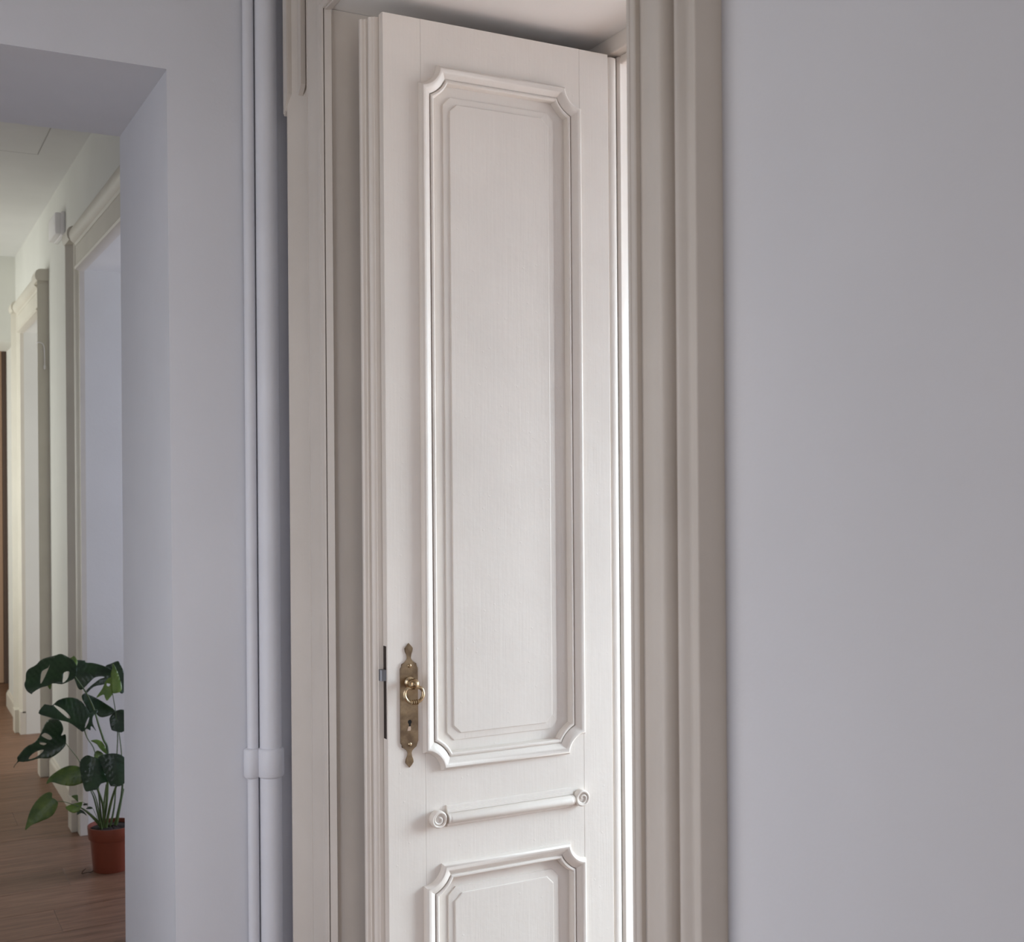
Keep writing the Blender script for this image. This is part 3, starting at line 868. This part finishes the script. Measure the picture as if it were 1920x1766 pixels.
LEAVES = [
((-133,760),(-293,737),-20,0.35,0.5,'dark',[(-309,745),(-305,760),(-305,780),(-297,795),(-271,808),(-255,823),(-233,831),(-207,836),(-183,842),(-164,835),(-145,825),(-131,814),(-121,793),(-124,770),(-133,755),(-155,744),(-177,737),(-208,742),(-227,734),(-253,728),(-279,713),(-283,708),(-300,722)],[[(-219,815),(-226,797),(-247,787),(-252,765),(-252,745),(-246,750),(-226,791)],[(-169,778),(-151,782),(-150,771),(-157,754),(-173,742),(-171,765)]]),
((-219,740),(-219,713),10,0.2,0.3,'light',[(-232,733),(-219,713),(-214,735),(-209,752),(-228,753)],[]),
((-137,807),(-134,834),30,0.2,0.3,'light',[(-154,820),(-141,829),(-134,834),(-126,825),(-120,809),(-127,794),(-147,797)],[]),
((-127,769),(10,759),20,0.3,0.5,'dark',[(-149,812),(-117,813),(-95,810),(-93,813),(-90,803),(-61,799),(-17,785),(10,769),(11,751),(0,736),(-25,719),(-62,711),(-86,689),(-92,694),(-74,714),(-42,738),(-22,745),(-29,749),(-56,747),(-79,727),(-98,708),(-108,703),(-118,709),(-126,730),(-133,749),(-146,778)],[]),
((15,731),(28,800),60,0.2,0.2,'dark',[(-17,781),(1,790),(28,800),(36,791),(48,764),(60,729),(57,692),(47,678),(37,680),(15,710),(-5,756)],[]),
((20,693),(10,801),0,0.3,0.1,'light',[(10,801),(23,777),(35,742),(43,708),(39,692),(27,687),(7,688),(5,720),(2,760),(7,780)],[]),
((8,738),(-15,657),5,0.3,0.1,'light',[(5,746),(-15,736),(-28,706),(-38,691),(-52,669),(-26,681),(-20,669),(-13,657),(0,670),(8,683),(9,719)],[[(-13,723),(0,720),(-5,711),(-12,714)]]),
((-95,573),(-259,635),-60,0.4,0.6,'dark',[(-259,635),(-242,660),(-233,662),(-211,657),(-192,671),(-161,677),(-131,673),(-104,658),(-85,636),(-73,621),(-52,632),(-47,623),(-64,609),(-64,586),(-52,562),(-70,579),(-73,565),(-86,571),(-95,564),(-104,562),(-117,572),(-150,595),(-193,608),(-226,620)],[[(-207,657),(-195,654),(-169,638),(-150,620),(-146,610),(-157,612),(-193,643)],[(-77,608),(-85,600),(-93,576),(-90,576),(-81,592)]]),
((-60,606),(17,611),40,0.3,0.5,'dark',[(-107,669),(-96,679),(-79,672),(-50,657),(-13,634),(17,611),(2,596),(-26,589),(-43,593),(-53,603),(-72,604),(-92,637)],[]),
((24,610),(24,529),30,0.2,0.2,'dark',[(-3,583),(9,598),(22,610),(47,611),(69,591),(69,549),(46,527),(29,528),(16,532),(3,538),(-3,565)],[]),
((-162,510),(-334,460),-40,0.4,0.5,'dark',[(-335,473),(-324,487),(-305,506),(-275,519),(-258,540),(-248,562),(-234,584),(-217,592),(-196,590),(-180,578),(-173,557),(-180,537),(-165,541),(-162,515),(-168,498),(-190,477),(-214,463),(-233,461),(-258,464),(-289,458),(-313,457),(-329,459),(-341,448),(-345,439),(-345,446),(-333,462)],[[(-252,540),(-241,547),(-223,540),(-213,528),(-223,525),(-242,533)],[(-260,515),(-246,517),(-232,513),(-244,508)],[(-295,465),(-282,481),(-261,491),(-242,493),(-251,481),(-273,468)]]),
((-61,456),(-80,338),-80,0.3,0.35,'dark',[(-114,430),(-107,448),(-87,462),(-66,456),(-48,449),(-35,426),(-14,374),(-7,359),(-36,355),(-49,338),(-70,337),(-91,336),(-101,359),(-111,404)],[]),
((5,466),(25,347),-100,0.3,0.45,'dark',[(-47,453),(-32,463),(5,467),(31,461),(49,448),(68,422),(68,377),(46,357),(30,351),(4,352),(-5,357),(-25,402),(-40,436)],[]),
((-101,407),(-231,371),-70,0.35,0.5,'mid',[(-231,371),(-223,390),(-199,407),(-168,421),(-140,425),(-114,419),(-96,401),(-93,367),(-114,358),(-140,353),(-179,362),(-212,375)],[]),
((-204,309),(-304,213),-90,0.3,0.35,'mid',[(-305,213),(-299,243),(-289,275),(-271,303),(-248,325),(-225,336),(-212,332),(-212,317),(-204,313),(-192,301),(-192,287),(-205,258),(-225,244),(-256,235),(-284,227)],[]),
((-107,275),(-165,269),-60,0.3,0.6,'light',[(-165,269),(-154,276),(-128,281),(-105,284),(-110,264),(-120,251),(-141,249)],[]),
((-122,287),(-144,310),-50,0.3,0.4,'mid',[(-144,309),(-123,310),(-120,295),(-120,286),(-130,294)],[]),
((-17,457),(-74,504),0,0.3,0.5,'light',[(-74,504),(-53,506),(-33,497),(-19,475),(-15,453),(-39,472),(-53,491)],[]),
((-71,257),(-92,256),-50,0.2,0.4,'dark',[(-92,256),(-80,262),(-68,258),(-76,253)],[]),
((-92,237),(-123,240),-60,0.2,0.4,'dark',[(-124,239),(-120,256),(-102,250),(-89,234),(-107,243)],[]),
((-56,454),(-48,469),-20,0.2,0.4,'mid',[(-62,455),(-48,469),(-29,457),(-26,441),(-51,438)],[]),
]
STEMS = [
([(-129,-20,760),(-91,-10,697),(-62,0,629),(-43,0,560),(-26,0,504),(-12,0,457),(-15,-10,279),(-29,0,173)],[2,3,3.5,4,4.5,5,5,5]),
([(-97,-60,568),(-86,-50,527),(-58,-30,464),(-47,-20,323),(-35,0,173)],[3,2,2,3,4]),
([(-163,-40,509),(-137,-40,472),(-112,-40,430),(-76,-40,325),(-60,-30,277),(-41,-10,177)],[1.3,1.5,1.7,2,3,4]),
([(8,0,684),(14,20,641),(18,30,610),(26,30,518),(23,20,444),(14,10,260),(-2,0,173)],[1.5,1.7,2,2,2.2,3,5]),
([(30,30,531),(40,20,440),(42,0,311),(25,-10,213),(14,0,166)],[2,2.2,4,6,6]),
([(-52,-70,339),(-31,-40,262),(-28,-20,178)],[4,4.5,5]),
([(22,-90,351),(1,-50,276),(-18,-20,177)],[4,5,6]),
([(-192,-90,302),(-169,-85,297),(-146,-75,285),(-112,-60,264),(-76,-40,227),(-40,-10,174)],[1.2,1.2,1.4,2.5,5,7]),
([(-98,-70,373),(-62,-50,310),(-47,-40,250),(-37,-30,182)],[1.5,2,2.5,3]),
([(-106,-55,284),(-92,-50,273),(-83,-50,259),(-68,-50,254),(-55,-40,220),(-45,-20,180)],[0.8,0.8,0.8,0.8,1,1]),
([(-17,-30,337),(-26,-20,260),(-31,-10,173)],[3,3.5,4]),
([(47,30,300),(36,20,250),(19,10,163)],[3,4,5]),
]

def leaf(base, tip, dy, fold, tilt, kind, outline, holes):
    """a leaf blade: fine outline with slits, folded along its midrib, curling at the edge, 0.8 mm thick"""
    out2 = [Vector((p.x, p.y)) for p in catmull([(a, b, 0) for a, b in outline], 3, True)]
    holes2 = [[Vector((p.x, p.y)) for p in catmull([(a, b, 0) for a, b in h], 2, True)] for h in holes]
    pts, loops = [], []
    for lp in [out2] + holes2:
        loops.append(list(range(len(pts), len(pts) + len(lp))))
        pts += lp
    edges = [(lp[i], lp[(i + 1) % len(lp)]) for lp in loops for i in range(len(lp))]
    xs = [p.x for p in out2]
    ys = [p.y for p in out2]
    step = 7.0
    gx = min(xs)
    while gx < max(xs):
        gy = min(ys)
        while gy < max(ys):
            pts.append(Vector((gx + random.uniform(-1, 1), gy + random.uniform(-1, 1))))
            gy += step
        gx += step
    B, T = Vector(base), Vector(tip)
    ax = T - B
    Ln = max(ax.length, 1)
    ax = ax / Ln
    k = 0.0
    while k <= Ln:
        pts.append(B + ax * k)
        k += 6.0
    v, e, f, ov, oe, of = delaunay_2d_cdt(pts, edges, [], 0, 0.01)
    def inside(p, lp):
        r = False
        n = len(lp)
        for i in range(n):
            a, b = lp[i], lp[(i + 1) % n]
            if (a.y > p.y) != (b.y > p.y) and p.x < (b.x - a.x) * (p.y - a.y) / (b.y - a.y) + a.x:
                r = not r
        return r
    bm = bmesh.new()
    zc = sum(ys) / len(ys)
    def depth(p):
        d = p - B
        t = d.dot(ax)
        s = d.x * -ax.y + d.y * ax.x
        rib = 2.0 * math.exp(-(s / 2.2) ** 2)                       # pressed-in midrib
        vein = 1.6 * math.sin((t - abs(s) * 0.7) * 2 * math.pi / 20.0) * min(1, abs(s) / 14.0)
        return dy + tilt * (p.y - zc) + fold * abs(s) * (0.6 + abs(s) / 120.0) - fold * 14 + rib + vein - 22.0 * ((t / Ln) - 0.5) ** 2
    vv = [bm.verts.new((p.x / 1000, depth(p) / 1000, p.y / 1000)) for p in v]
    for tri in f:
        c = (v[tri[0]] + v[tri[1]] + v[tri[2]]) / 3
        if inside(c, out2) and not any(inside(c, h) for h in holes2):
            bm.faces.new([vv[i] for i in tri])
    for q in [q for q in bm.verts if not q.link_faces]:
        bm.verts.remove(q)
    o = obj('leaf', bm, M_LEAF[kind], plant, smooth=True, local=True)
    md = o.modifiers.new('thickness', 'SOLIDIFY')
    md.thickness = 0.0008
    return o

for L_ in LEAVES:
    leaf(*L_)
for pts, rad in STEMS:
    p3 = [(a / 1000, d / 1000, z / 1000) for a, d, z in pts]
    last = p3[-1]
    p3.append((last[0] * 0.9, last[1], 0.155))
    r3 = rad + [rad[-1]]
    cc = catmull([(a, b, c) for a, b, c in p3], 4)
    rr_ = [r3[min(i // 4, len(r3) - 1)] * (1 - (i % 4) / 4) + r3[min(i // 4 + 1, len(r3) - 1)] * ((i % 4) / 4) for i in range(len(cc))]
    bm = bmesh.new()
    tube(bm, cc, [r / 1000 for r in rr_], 7)
    obj('petiole', bm, M_STEM, plant, smooth=60, local=True)
